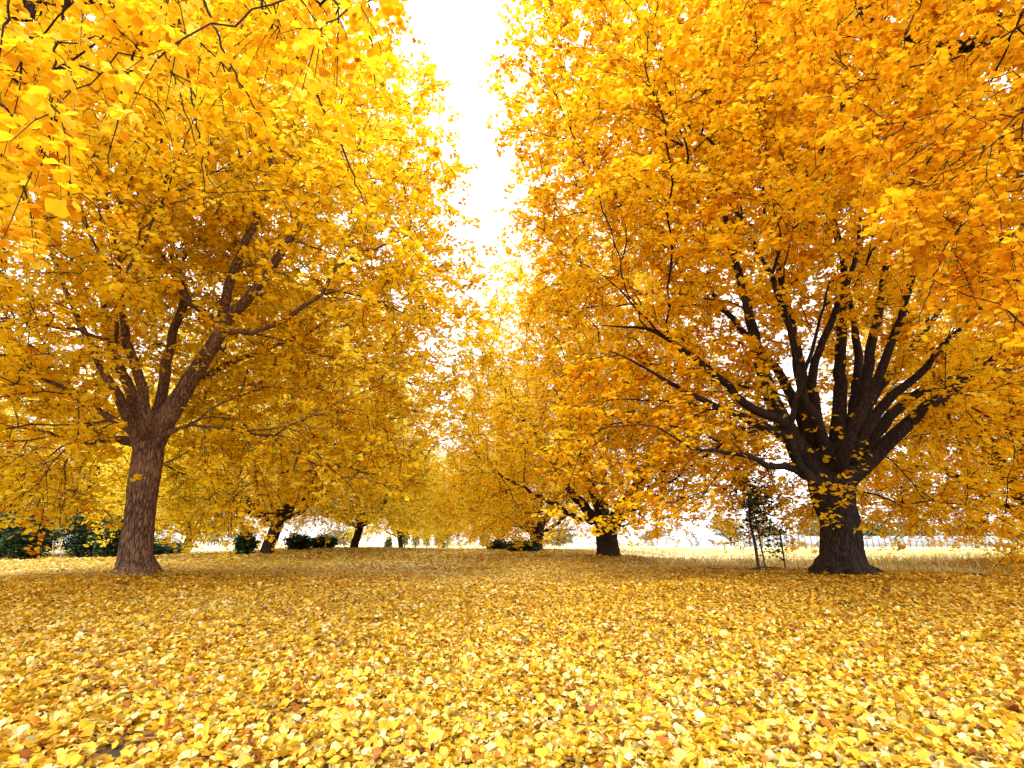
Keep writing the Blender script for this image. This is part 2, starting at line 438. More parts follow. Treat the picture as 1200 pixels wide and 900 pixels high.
def build_tree(name, T, bark, leafmat, leaf_size=.065, sides=6, twigs=4, spur_step=.10, per=(3, 5), simple=False, skin=None, tint=.5,
               tintamp=.16, twig_len=(.25, .55), twig_droop=.25, thin=.0, extra=None, seed=0, dens=None, fine=False):
    """origin centred tree: trunk, limbs and crown as children of an Empty"""
    T.radii(skinned=skin is not None)
    root = empty(name)
    root.location = T.o
    off = T.o
    parts = {}
    nl = int(T.limb[:T.n].max())
    thick = {}
    for i, ch in T.chains():
        rr = T.r[ch].copy()
        if len(ch) > 1 and T.par[i] >= 0: rr[0] = min(rr[0], rr[1] * 1.25)
        L = T.limb[i]
        if rr.max() < thin: continue
        if L == 0 and skin is not None: continue
        k = 3 if rr.max() < .012 else (4 if rr.max() < .03 else (sides if rr.max() < .08 else sides * 2))
        key = (L, rr.max() >= .012)
        parts.setdefault(L, Tubes()).add(T.pos[ch] - off, rr, k, ridges=.05 if k > 8 else 0, seed=i)
    for L in sorted(parts):
        if L == 0: parts[L].build('trunk', bark, root)
        else: parts[L].build('limb', bark, root)
    if skin is not None: link('trunk', skin, root, bark)
    # twigs and spurs
    tips = np.array(T.tips)
    if dens is not None: tips = tips[dens(T.pos[tips])]
    segs_a = T.pos[tips]; par = T.par[tips]; segs_b = T.pos[par]; gp = T.par[par]; segs_c = np.where((gp >= 0)[:, None], T.pos[gp], segs_b)
    A = []; D = []; W = []
    wtree = R.normal(0, tintamp, len(tips))
    for k in range(twigs):
        u = R.uniform(0, 2, len(tips)); 
        p = np.where((u < 1)[:, None], segs_a + (segs_b - segs_a) * u[:, None], segs_b + (segs_c - segs_b) * (u - 1)[:, None])
        axis = segs_a - segs_b; axis /= np.linalg.norm(axis, axis=1)[:, None] + 1e-6
        d = axis * .8 + R.normal(0, .55, (len(tips), 3)); d[:, 2] -= twig_droop
        d /= np.linalg.norm(d, axis=1)[:, None]; d *= R.uniform(*twig_len, len(tips))[:, None]
        if k == 0: p = segs_a; d = axis * R.uniform(*twig_len, len(tips))[:, None] * 1.1; d[:, 2] -= twig_droop * .3
        A.append(p); D.append(d); W.append(wtree)
    A = np.concatenate(A); D = np.concatenate(D); W = np.concatenate(W)
    n = len(A)
    # three sided twig tubes
    rt = .0028 if fine else .0046; ref = np.cross(D, [[0.3, .2, 1]]); ref /= np.linalg.norm(ref, axis=1)[:, None] + 1e-6
    w2 = np.cross(D / np.linalg.norm(D, axis=1)[:, None], ref)
    ang = [0, 2 * PI / 3, 4 * PI / 3]
    sag = np.zeros_like(D); sag[:, 2] = -.12 * np.linalg.norm(D, axis=1)
    rings = []
    for base, rad in ((A, rt * 1.3), (A + D * .55 - sag * .25, rt), (A + D + sag, rt * .5)):
        rings.append(np.stack([base - off + rad * (ref * math.cos(a) + w2 * math.sin(a)) for a in ang], 1))
    tv = np.stack(rings, 1).reshape(-1, 3)
    q = []
    for r_ in range(2):
        for j in range(3):
            q.append([r_ * 3 + j, r_ * 3 + (j + 1) % 3, r_ * 3 + 3 + (j + 1) % 3, r_ * 3 + 3 + j])
    tq = (np.arange(n)[:, None, None] * 9 + np.array(q)[None]).reshape(-1, 4)
    link('twigs', np_mesh('twigs', tv, tq), root, TWIG)
    # spurs along the twigs
    Lg = np.linalg.norm(D, axis=1); ns = np.maximum(1, (Lg / spur_step).astype(int))
    idx = np.repeat(np.arange(n), ns); f = R.random(len(idx)) ** .8
    sp = A[idx] + D[idx] * f[:, None] + sag[idx] * (f ** 2)[:, None]
    tm = tint + W[idx]
    if extra is not None: sp = np.vstack([sp, extra]); tm = np.concatenate([tm, np.full(len(extra), tint)])
    sp = sp - off
    b, sz, az, pi_, ro, ti = spur_leaves(sp, per, leaf_size, tm)
    me = leaves_mesh('crown', b, sz, az, pi_, ro, ti, simple, fine=fine)
    link('crown', me, root, leafmat)
    print(name, 'nodes', T.n, 'tips', len(tips), 'leaves', len(b))
    return root


def fringe(n, pxr, pyr, Yr, cond=None):
    """low boughs that droop at the sides of a crown"""
    out = []
    while len(out) < n:
        px, py, Y = R.uniform(*pxr), R.uniform(*pyr), R.uniform(*Yr)
        p = P(px, py, Y)
        if math.sin(p[0] * 2.3 + p[2]) * math.sin(p[2] * 2.9 + p[1]) < -.45: continue
        if cond is not None and not cond(px, py, Y): continue
        out.append(p)
    return out


def open_front(q, foot, ztop):
    """people walk on this side: the low boughs between the avenue's middle and the trunk are pruned"""
    d = q - foot; a = -foot[:2] / np.linalg.norm(foot[:2])
    f = d[:, 0] * a[0] + d[:, 1] * a[1]; l = np.abs(d[:, 0] * a[1] - d[:, 1] * a[0])
    r = np.hypot(d[:, 0], d[:, 1])
    front = (f > -.6) & (l < 1.55) & (q[:, 2] < ztop + .30 * np.clip(f, 0, 9))
    toolow = (q[:, 2] < foot[2] + 1.3 + .42 * np.clip(f, 0, 9))
    core = (r < 1.1) & (q[:, 2] < ztop + .8)
    under = (r < 3.2) & (q[:, 2] < 2.6)
    return ~(front | core | toolow | under)


# ---- right hero tree ---------------------------------------------------------
def px_limb(pts, Y0, Y1=None, curve=0):
    Y1 = Y0 if Y1 is None else Y1; n = len(pts)
    return [P(x, y, Y0 + (Y1 - Y0) * i / max(1, n - 1)) for i, (x, y) in enumerate(pts)]


def px_r(w, Y): return w / FPX * Y / 1.0


def skin_of(T, base, rootdirs, trunk_pts, trunk_r, limbs, stub=1.1, voxel=.028, name='trunk', flare=1.0, bark=.012):
    """one fused skin of the trunk, its root flare and the first stretch of each limb, relative to the tree's foot"""
    tb = Tubes()
    tb.add(np.array(trunk_pts) - T.o, trunk_r, 20, cap=True)
    for az, ln, r in rootdirs:
        d = np.array([math.cos(az), math.sin(az), 0]); b0 = np.array([0, 0, (.36 + .16 * math.sin(az * 2.7)) * flare]); rr = trunk_r[0]
        pts = [b0 + d * rr * .25, b0 * .55 + d * rr * .72, np.array([0, 0, .10]) + d * (rr * .95 + ln * .35), np.array([0, 0, -.10]) + d * (rr + ln)]
        tb.add(pts, [r * 1.2, r * 1.15, r * .9, r * .45], 10, cap=True)
    for pts, rads in limbs:
        pts = np.array(pts); seg = np.concatenate([[0], np.cumsum(np.linalg.norm(np.diff(pts, axis=0), axis=1))])
        n = 10; u = np.linspace(0, min(stub, seg[-1]), n)
        q = np.stack([np.interp(u, seg, pts[:, k]) for k in range(3)], -1); r = np.interp(u, seg, rads)
        r = r * (1 + .35 * np.exp(-u / .35)); r[-1] *= .85
        tb.add(q - T.o, r, 12, cap=True)
    return remeshed(tb.solid(name), voxel, name, bark=bark)


def hero_right():
    Y = 9.5
    foot = P(990, 676, Y); foot[2] = float(gz(foot[0], foot[1])) - .05
    T = Tree(foot)
    tp = [foot - [0, 0, .2], P(989, 665, Y), P(986, 640, Y), P(984, 612, Y), P(978, 592, Y), P(975, 572, Y), P(972, 548, Y)]
    tr = [.42, .385, .335, .315, .34, .38, .40]
    ids = T.poly(tp, tr, att=False, wob=.0)
    top = ids[-1]; mid = ids[-3]; low = ids[-5]
    defs = [  # pixel path, depth start/end, start and end half width in pixels, parent
        ([(948, 545), (925, 505), (905, 465), (890, 420), (880, 375), (868, 330), (850, 250), (838, 160)], 9.4, 9.2, 15, 5, top),
        ([(950, 545), (925, 515), (898, 502), (858, 484), (812, 464), (770, 440), (715, 410)], 9.2, 8.0, 10, 1.6, mid),
        ([(945, 530), (915, 492), (880, 478), (840, 440), (800, 410), (768, 388), (742, 383), (705, 383)], 9.1, 8.4, 9, 1.4, top),
        ([(960, 530), (945, 480), (938, 435), (928, 385), (918, 335), (900, 270), (893, 190)], 9.7, 10.2, 13, 4, top),
        ([(962, 520), (955, 470), (952, 440), (965, 400), (985, 350), (1005, 290), (1010, 220)], 9.3, 8.3, 9, 3, top),
        ([(980, 525), (985, 470), (985, 425), (988, 370), (990, 330), (978, 260), (960, 150), (950, 60)], 9.7, 10.4, 12, 4, top),
        ([(990, 520), (1003, 460), (1006, 420), (1000, 375), (994, 340), (1010, 280), (1040, 200)], 10.0, 11.6, 10, 3.5, top),
        ([(1000, 520), (1012, 460), (1022, 400), (1030, 360), (1042, 290), (1060, 210), (1085, 120)], 9.6, 9.5, 10, 3.5, top),
        ([(995, 560), (1030, 530), (1060, 500), (1085, 478), (1125, 452), (1160, 425), (1196, 385), (1240, 350)], 9.4, 8.9, 13, 4, mid),
        ([(995, 545), (1030, 505), (1050, 480), (1088, 455), (1130, 440), (1185, 432), (1240, 415)], 9.7, 10.8, 11, 4, mid),
        ([(1000, 530), (1022, 490), (1048, 462), (1078, 440), (1100, 410), (1130, 380), (1165, 350)], 9.2, 8.0, 9, 3, top),
        ([(950, 560), (925, 548), (900, 546), (872, 533), (840, 528), (808, 524), (770, 500)], 9.1, 7.9, 6, 1.8, mid),
        ([(942, 552), (928, 520), (926, 492), (936, 458), (950, 415), (962, 372), (972, 330)], 8.9, 8.2, 5.5, 2.5, mid),
        ([(960, 540), (935, 480), (915, 440), (880, 400), (840, 350), (800, 300), (745, 240)], 10.0, 12.2, 11, 4, top),
        ([(985, 540), (1020, 470), (1060, 420), (1110, 350), (1160, 270)], 10.2, 12.5, 11, 4, top),
        ([(972, 545), (960, 500), (940, 460), (930, 400), (900, 320), (850, 230), (800, 170), (755, 150)], 9.2, 8.2, 8, 1.5, top),
        ([(985, 545), (1000, 500), (1030, 440), (1060, 360), (1080, 270), (1090, 170)], 9.0, 7.0, 9, 3, top),
    ]
    limbs = []
    for k, (pp, y0, y1, w0, w1, par) in enumerate(defs):
        pts = px_limb(pp, y0, y1); rad = np.linspace(px_r(w0, Y), px_r(w1, Y) * .55, len(pts)) * .74
        st = T.pos[par] * 1.0
        ln = T.poly(pts, rad, par, limb=k + 1, att=True, wob=.012)
        for q in ln[1:5]: T.att[q] = False
        limbs.append((np.vstack([st, pts]), np.concatenate([[rad[0]], rad])))
    rts = [(a, l, r) for a, l, r in [(-2.95, .26, .10), (-2.35, .12, .10), (-1.75, .22, .11), (-1.1, .10, .11), (-.62, .26, .10), (-.15, .34, .12), (.5, .3, .12), (1.3, .3, .12), (2.2, .3, .12), (2.9, .2, .10)]]
    sk = skin_of(T, foot, rts, tp, tr, limbs, bark=.014)
    c = (foot[0] - .1, foot[1] + .2, 10.2)
    keep = lambda q: open_front(q, foot, 3.7)
    tg = list(ellipsoid_targets(6000, c, (6.25, 6.0), 9.2, 10.0, keep=keep, zmin=1.5, skirt=.25))
    tg = [q for q in tg if q[2] < 13.5 or R.random() < .5]  # upper crown, mostly above the view, thinned to let light down
    fr = fringe(330, (650, 905), (400, 610), (8.0, 11.5), lambda x, y, Y: y < 610 - .35 * max(0, x - 760) + 0 * Y)
    fr += fringe(400, (1040, 1290), (400, 655), (8.6, 13.5), lambda x, y, Y: y < 598 + .42 * (x - 1040))
    fr += fringe(150, (850, 1070), (535, 612), (11.2, 14.0))
    tg = tg + fr; R.shuffle(tg)
    T.grow(tg, maxd=4)
    return T, sk


def hero_left():
    Y = 9.5
    foot = P(157, 678, Y); foot[2] = float(gz(foot[0], foot[1])) - .05
    T = Tree(foot)
    tp = [foot - [0, 0, .2], P(157, 668, Y), P(160, 640, Y), P(164, 605, Y), P(168, 570, Y), P(172, 540, Y), P(176, 520, Y)]
    tr = [.30, .28, .25, .238, .235, .25, .235]
    ids = T.poly(tp, tr, att=False, wob=0)
    top = ids[-1]; mid = ids[-3]
    defs = [
        ([(188, 500), (203, 478), (222, 447), (240, 420), (255, 395), (266, 375), (290, 350), (322, 308), (345, 268), (358, 235), (372, 180), (385, 110)], 9.5, 9.4, 15, 4, top),
        ([(165, 505), (150, 485), (133, 455), (116, 425), (95, 380), (70, 320), (45, 240)], 9.4, 9.0, 9, 3, top),
        ([(168, 500), (158, 470), (140, 430), (128, 400), (120, 340), (118, 260), (105, 180)], 9.7, 10.6, 10, 3, top),
        ([(155, 505), (130, 490), (100, 470), (70, 452), (40, 440), (0, 425)], 9.3, 8.4, 6, 2, mid),
        ([(180, 505), (190, 460), (200, 400), (215, 345), (190, 300), (172, 255), (155, 200), (138, 140), (112, 70)], 9.8, 11.0, 9, 4, top),
        ([(185, 515), (215, 500), (250, 500), (290, 505), (340, 498), (400, 470)], 9.3, 8.8, 3, .8, mid),
        ([(160, 520), (130, 515), (95, 520), (50, 505), (5, 500)], 9.6, 10.6, 6, 2, mid),
        ([(172, 505), (165, 450), (150, 400), (140, 330), (130, 260), (100, 150)], 9.2, 7.6, 8, 3, top),
        ([(178, 505), (215, 460), (260, 430), (310, 410), (360, 390), (410, 360)], 9.8, 12, 8, 2.5, top),
    ]
    limbs = []; k = 0; allids = []
    for k, (pp, y0, y1, w0, w1, par) in enumerate(defs):
        pts = px_limb(pp, y0, y1); rad = np.linspace(px_r(w0, Y), px_r(w1, Y) * .55, len(pts)) * .78
        st = T.pos[par] * 1.0
        ln = T.poly(pts, rad, par, limb=k + 1, wob=.010); allids.append(ln)
        for q in ln[1:5]: T.att[q] = False
        limbs.append((np.vstack([st, pts]), np.concatenate([[rad[0]], rad])))
    # forks of the big right limb
    tgt = P(258, 388, 9.45); main = allids[0]
    j = min(main, key=lambda i: np.linalg.norm(T.pos[i] - tgt))
    for pp, y1, w0, w1 in [([(262, 360), (275, 318), (292, 272), (310, 235), (318, 190)], 8.9, 6, 3),
                           ([(240, 368), (222, 352), (205, 320), (200, 270)], 10.0, 5, 2.5),
                           ([(275, 390), (300, 388), (340, 370), (372, 348), (398, 312), (428, 294), (465, 283), (500, 262)], 8.9, 4, .8)]:
        k += 1
        T.poly(px_limb(pp, 9.4, y1), np.linspace(px_r(w0, Y), px_r(w1, Y), len(pp)), j, limb=1, wob=.02)
    rts = [(-2.9, .20, .075), (-2.2, .08, .08), (-1.6, .16, .085), (-.95, .08, .08), (-.45, .2, .08), (.1, .14, .08), (.9, .2, .1), (1.8, .2, .1), (2.6, .22, .1)]
    sk = skin_of(T, foot, rts, tp, tr, limbs, voxel=.024, bark=.010)
    c = (foot[0] - .1, foot[1] + .1, 7.4)
    def keep(q):
        # thinner foliage on the avenue side of the forked main limb, which shows through there
        b = q[:, 0] / np.maximum(q[:, 1], .1); e = (q[:, 2] - CAM_H) / np.maximum(q[:, 1], .1)
        thin = (b > -.76) & (b < -.36) & (e > .17) & (e < .76) & (q[:, 1] < 9.3) & (R.random(len(q)) < .88)
        return open_front(q, foot, 3.4) & ~thin
    tg = list(ellipsoid_targets(5600, c, (6.0, 5.8), 6.6, 8.6, keep=keep, zmin=1.5))
    tg = [q for q in tg if q[2] < 12.5 or R.random() < .5]  # top of the crown thinned likewise, for less shading below
    fr = fringe(260, (-70, 128), (400, 605), (7.6, 11.5), lambda x, y, Y: y < 610 - .1 * x)
    fr += fringe(380, (200, 500), (400, 625), (8.6, 12.5), lambda x, y, Y: y < 632 - .22 * (x - 200) and (Y > 9.7 or y > 500))
    tg = tg + fr; R.shuffle(tg)
    T.grow(tg, maxd=4)
    return T, sk


def generic(name, foot, h_fork, r_tr, limbs, crown_c, crown_r, rl, ru, ntar, leafmat, bark, lean=(0, 0), simple=True, keep=None, zmin=.45, **kw):
    foot = np.asarray(foot, float); T = Tree(foot)
    tp = [foot - [0, 0, .25], foot + [0, 0, .15], foot + [lean[0] * .5, lean[1] * .5, h_fork * .5], foot + [lean[0], lean[1], h_fork]]
    ids = T.poly(tp, [r_tr * 1.45, r_tr * 1.12, r_tr, r_tr * 1.05], att=False, wob=.01, step=.2)
    for k, (az, el, ln, r) in enumerate(limbs):
        d = np.array([math.cos(az) * math.cos(el), math.sin(az) * math.cos(el), math.sin(el)])
        p0 = T.pos[ids[-1 - (k % 2)]]
        pts = [p0 + d * ln * .25, p0 + d * ln * .55 + [0, 0, .05 * ln], p0 + d * ln + [0, 0, .12 * ln]]
        T.poly(pts, [r, r * .7, r * .3], ids[-1 - (k % 2)], limb=k + 1, wob=.04)
    keep = keep or (lambda q: ~((np.hypot(q[:, 0] - foot[0], q[:, 1] - foot[1]) < 3.2) & (q[:, 2] < foot[2] + 2.0)) & ~((np.abs(q[:, 0] - foot[0]) < 2.2) & (q[:, 1] < foot[1]) & (q[:, 2] < foot[2] + 2.3)))
    tg = list(ellipsoid_targets(ntar, foot + np.asarray(crown_c), crown_r, rl, ru, keep=keep, zmin=foot[2] + zmin))
    for _ in range(360):
        a = R.uniform(0, 2 * PI); r = R.uniform(3.0, 7.2); z = R.uniform(.45, 3.2) + .5 * math.sin(a * 5)
        if abs(a - 1.5 * PI) < .75 and z < 3.4: continue
        tg.append(foot + [r * math.cos(a), r * math.sin(a), max(.6, z)])
    tg = np.array(tg); tg = tg[keep(tg)]; R.shuffle(tg)
    T.grow(tg, step=.45, maxd=5)
    return build_tree(name, T, bark, leafmat, simple=simple, **kw)


def suckers(T):
    """little leafy spurs sprouting straight from the bark of the big trunk"""
    out = []
    for px, py, n, sx, sy in [(985, 590, 16, 16, 12), (992, 560, 14, 12, 16), (965, 575, 8, 14, 10), (1000, 618, 3, 4, 3), (975, 612, 6, 8, 5), (950, 500, 12, 14, 22), (1000, 500, 12, 16, 24), (915, 470, 8, 10, 20), (150, 545, 0, 1, 1)]:
        for _ in range(n):
            out.append(P(px + R.normal(0, sx), py + R.normal(0, sy), R.uniform(8.75, 9.05)))
    return np.array(out)


Th, skh = hero_right()
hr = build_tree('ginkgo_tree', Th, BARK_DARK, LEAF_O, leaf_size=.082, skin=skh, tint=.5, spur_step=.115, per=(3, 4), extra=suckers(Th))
tag(hr, 'massive golden ginkgo, its dark flared trunk dividing into many thick stems', 'tree', 'ginkgo trees in two rows')
Tl, skl = hero_left()
hl = build_tree('ginkgo_tree', Tl, BARK_BROWN, LEAF_Y, leaf_size=.080, skin=skl, tint=.58, spur_step=.115, per=(3, 4))
tag(hl, 'bright yellow ginkgo with a straight brown furrowed trunk, nearest on the left', 'tree', 'ginkgo trees in two rows')


def foot_at(px, py, Y):
    p = P(px, py, Y); p[2] = float(gz(p[0], p[1])) - .03; return p


G2 = 'ginkgo trees in two rows'
LIMB_A = [(0.2, .75, 7, .16), (1.5, .6, 6.5, .14), (2.7, .7, 7, .15), (3.9, .55, 6, .14), (5.1, .8, 7.5, .15), (5.9, .35, 5, .10), (1.0, 1.3, 8.5, .16), (3.0, .25, 5, .09), (4.5, .2, 4.5, .08)]
LIMB_R2 = [(0.15, .85, 7.5, .26), (3.0, .9, 7, .2), (1.4, .7, 6.5, .15), (4.3, .6, 6, .15), (2.4, 1.2, 8, .2), (5.3, .5, 6, .12), (3.4, .3, 5, .1)]
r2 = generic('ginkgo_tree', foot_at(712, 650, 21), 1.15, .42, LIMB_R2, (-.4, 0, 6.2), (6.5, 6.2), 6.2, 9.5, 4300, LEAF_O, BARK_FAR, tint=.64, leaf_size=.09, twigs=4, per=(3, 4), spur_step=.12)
tag(r2, 'golden ginkgo on a short dark trunk with one thick limb leaning right', 'tree', G2)
FL2 = foot_at(313, 649, 24)


def l2_keep(q):
    d = q - FL2
    return ~((np.hypot(d[:, 0], d[:, 1]) < 3.2) & (d[:, 2] < 2.0)) & ~((np.abs(d[:, 0]) < 1.2) & (d[:, 1] < 0) & (d[:, 2] < 1.9)) & ~((d[:, 0] > 1.2) & (d[:, 2] < 1.5))


l2 = generic('ginkgo_tree', foot_at(313, 649, 24), 1.6, .26, LIMB_A, (0, 0, 6.2), (6.9, 6.3), 6.2, 9.0, 4600, LEAF_Y, BARK_FAR, lean=(.35, 0), tint=.78, keep=l2_keep, leaf_size=.092, twigs=4, per=(3, 4), spur_step=.12)
tag(l2, 'yellow ginkgo with a thin dark trunk, second from the front on the left', 'tree', G2)


def place(src, px, py, Y, rz, s, label, group=G2, sub=None):
    f = foot_at(px, py, Y); o = copy_tree(src); o.location = f; o.rotation_euler = (0, 0, rz); o.scale = (s, s, s * random.uniform(.95, 1.05))
    tag(o, label, 'tree', group); return o


place(l2, 415, 643, 34, -.35, .92, 'yellow ginkgo with a slim brown trunk standing clear far along the left row')
place(r2, 628, 645, 34, .5, .95, 'golden ginkgo behind the tree with the leaning limb, boughs trailing low')
place(l2, 470, 641, 52, 4.0, .80, 'small pale yellow ginkgo at the end of the left row, beside the sky gap')
place(l2, 520, 641, 74, 2.9, 1.0, 'yellow ginkgo closing the far end of the avenue, low in the sky gap')
place(r2, 585, 641, 54, 1.0, .86, 'farthest golden ginkgo at the end of the right row, beside the sky gap')
GB = 'ginkgo trees standing behind the rows'
place(l2, 92, 650, 36, 5.2, 1.0, 'yellow ginkgo behind the brown trunk, above the dark evergreen shrubs', GB)
place(l2, -110, 650, 31, 3.3, 1.0, 'yellow ginkgo at the far left edge, boughs hanging over the dark shrubs', GB)
place(l2, 215, 645, 42, 1.2, 1.0, 'yellow ginkgo farther back between two left trunks', GB)
place(r2, 1235, 655, 16.5, .6, .92, 'orange gold ginkgo at the right edge with low boughs over a leafy bank', GB)
place(r2, 1480, 655, 20, 4.6, 1.0, 'golden ginkgo past the right edge of the view, beyond the leafy bank', GB)


# ---- overhanging near trees -----------------------------------------------------
def near_left():
    foot = np.array([-7.2, 0.6, float(gz(-7.2, .6)) - .05]); T = Tree(foot)
    ids = T.poly([foot - [0, 0, .2], foot + [0, 0, .2], foot + [.1, .05, 1.4], foot + [.25, .1, 2.7]], [.42, .34, .29, .29], att=False, wob=0)
    top = ids[-1]; spurs = []
    big = [([(-5.6, 1.0, 3.7), (-3.8, 1.4, 4.7), (-2.2, 1.8, 5.2), (-.8, 2.2, 5.4), (.2, 2.6, 5.5)], .13, .03),
           ([(-6.0, 2.2, 4.2), (-5.0, 4.2, 6.6), (-4.2, 5.4, 9.0)], .12, .03),
           ([(-5.2, .6, 4.0), (-3.0, .5, 5.2), (-1.0, .8, 5.9)], .12, .03),
           ([(-7.0, -.8, 4.6), (-6.4, -2.6, 7.2), (-6, -3.6, 9.5)], .15, .04),
           ([(-8.6, .3, 4.4), (-10.5, 0, 6.5), (-12, -.2, 8)], .14, .04),
           ([(-7.1, .8, 5.0), (-6.8, 1.0, 8.5), (-6.6, 1.0, 12)], .18, .05)]
    for k, (pts, r0, r1) in enumerate(big):
        T.poly(pts, np.linspace(r0, r1, len(pts)), top, limb=k + 1, wob=.03)
    nbase = T.n
    whips = [([(300, -40), (312, 15), (345, 60), (372, 115), (400, 170), (418, 215), (432, 245)], 2.5, 2.7),
             ([(225, -50), (240, 0), (262, 60), (290, 110), (312, 148)], 2.4, 2.5),
             ([(150, -60), (165, -10), (185, 40), (205, 95), (228, 165)], 2.6, 2.7),
             ([(165, 45), (150, 80), (140, 125), (126, 195)], 2.5, 2.4),
             ([(80, -60), (78, 0), (66, 55), (60, 105), (72, 160), (80, 200)], 2.0, 2.1),
             ([(-40, 30), (0, 75), (30, 105), (55, 155), (72, 200), (82, 230)], 2.1, 2.2),
             ([(430, -60), (433, -10), (432, 35), (437, 65), (440, 98)], 2.8, 2.9),
             ([(175, -30), (200, 20), (216, 75), (228, 130), (236, 180), (240, 245)], 2.8, 2.9),
             ([(20, -50), (12, 0), (2, 45), (-10, 90)], 1.8, 1.8),
             ([(345, -50), (355, 0), (380, 40), (392, 90)], 3.0, 3.1),
             ([(205, 10), (225, 55), (250, 92), (262, 130)], 2.9, 3.0),
             ([(110, -50), (122, 10), (150, 45), (180, 75), (222, 95)], 2.3, 2.6)]
    for pp, y0, y1 in whips:
        pts = px_limb(pp, y0, y1); d = np.linalg.norm(T.pos[:nbase] - (pts[0] + [0, -.3, .4]), axis=1); d[~T.att[:nbase]] = 99
        j = int(np.argmin(d)); L = T.limb[j]
        st = T.pos[j]; midp = st * .4 + pts[0] * .6 + [0, 0, .35]
        ln = T.poly([midp] + pts, np.linspace(.011, .0035, len(pts) + 1), j, limb=L, wob=.006, step=.06, att=False)
        q = T.pos[ln[6:]]
        for a in q:
            if R.random() < .42: spurs.append(a)
    # scattered leafy sprays over the upper left of the view, and the rest of the crown beyond the frame
    tg = []
    while len(tg) < 95:
        px = R.uniform(-60, 470); py = R.uniform(-200, 250) if R.random() < .75 else R.uniform(-150, 420); Y = R.uniform(1.7, 4.2)
        if py > 290 - .62 * px + (Y - 2) * 30: continue
        if R.random() < .5 and px > 250: continue
        p = P(px, py, Y)
        if 2.6 < p[2] < 7: tg.append(p)
    T.grow(tg, step=.15, droop=.9, maxd=3.5)
    c = foot + [0, 0, 7.6]
    keep = lambda q: ((q[:, 0] / np.maximum(q[:, 1], .01) < -1.25) | (q[:, 1] < .9))
    tg = ellipsoid_targets(1050, c, (5.8, 5.4), 4.6, 7, keep=keep, zmin=2.6)
    T.grow(tg, step=.4, maxd=5)
    return T, np.array(spurs)


def near_right():
    foot = np.array([7.6, 1.4, float(gz(7.6, 1.4)) - .05]); T = Tree(foot)
    ids = T.poly([foot - [0, 0, .2], foot + [0, 0, .2], foot + [-.05, .05, 1.2], foot + [-.15, .1, 2.4]], [.5, .42, .36, .38], att=False, wob=0)
    top = ids[-1]; spurs = []
    big = [([tuple(P(1330, 60, 4.3)), tuple(P(1200, 38, 4.6)), tuple(P(1120, 52, 4.8)), tuple(P(1060, 42, 5.0)), tuple(P(990, 8, 5.2))], .14, .03),
           ([tuple(P(1290, 200, 4.6)), tuple(P(1190, 165, 5.0)), tuple(P(1130, 172, 5.3)), tuple(P(1070, 176, 5.5))], .07, .02),
           ([(6.2, 1.6, 4.2), (4.4, 2.2, 5.6), (2.8, 2.8, 6.6)], .13, .03),
           ([(7.6, -.4, 4.8), (7.3, -2.4, 7.2), (7, -4, 9)], .16, .04),
           ([(9.2, 1.6, 4.6), (11.3, 1.8, 6.8), (12.6, 2, 8)], .15, .04),
           ([(7.5, 1.6, 5), (7.4, 1.7, 9), (7.3, 1.8, 12.5)], .2, .05),
           ([(6.4, .8, 4.2), (4.2, .2, 5.6), (2.4, .0, 6.3)], .13, .03),
           ([(7.3, 3.4, 4.6), (6.9, 5.0, 7), (6.6, 5.8, 9.5)], .13, .03)]
    for k, (pts, r0, r1) in enumerate(big):
        T.poly(pts, np.linspace(r0, r1, len(pts)), top, limb=k + 1, wob=.03)
    nbase = T.n
    whips = [([(1040, -10), (1000, 22), (965, 52), (925, 82), (888, 105), (840, 128)], 4.2, 4.0, .016),
             ([(1160, 95), (1130, 130), (1095, 165), (1060, 190), (1032, 212)], 3.8, 3.6, .012),
             ([(1230, 185), (1190, 212), (1150, 240), (1110, 288), (1085, 350), (1068, 395)], 4.0, 3.7, .013),
             ([(1230, 80), (1200, 125), (1165, 170), (1150, 220)], 3.3, 3.2, .010),
             ([(1080, 0), (1062, 40), (1052, 75), (1030, 105)], 3.6, 3.5, .009),
             ([(980, 60), (1000, 95), (985, 130), (975, 145)], 4.0, 3.9, .006),
             ([(900, -30), (872, 10), (850, 50), (842, 90)], 4.2, 4.2, .007)]
    for pp, y0, y1, r in whips:
        pts = px_limb(pp, y0, y1); d = np.linalg.norm(T.pos[:nbase] - (pts[0] + [.2, 0, .3]), axis=1); d[~T.att[:nbase]] = 99
        j = int(np.argmin(d)); L = T.limb[j]; st = T.pos[j]; midp = st * .4 + pts[0] * .6 + [0, 0, .2]
        ln = T.poly([midp] + pts, np.linspace(r, .003, len(pts) + 1), j, limb=L, wob=.008, step=.08, att=True)
        for a in T.pos[ln[4:]]:
            if R.random() < .6: spurs.append(a)
    tg = []
    while len(tg) < 420:
        px = R.uniform(820, 1270); py = R.uniform(-200, 400); Y = R.uniform(3.2, 5.6)
        if py > 60 + (px - 830) * .95 + (Y - 4) * 30: continue
        if px < 960 and R.random() < .45: continue
        p = P(px, py, Y)
        if 2.2 < p[2] < 8.5: tg.append(p)
    T.grow(tg, step=.18, droop=.7, maxd=3.5)
    c = foot + [0, 0, 7.6]
    keep = lambda q: ((q[:, 0] / np.maximum(q[:, 1], .01) > 1.25) | (q[:, 1] < .9))
    tg = ellipsoid_targets(1050, c, (5.8, 5.6), 4.6, 7, keep=keep, zmin=2.6)
    T.grow(tg, step=.4, maxd=5)
    return T, np.array(spurs)


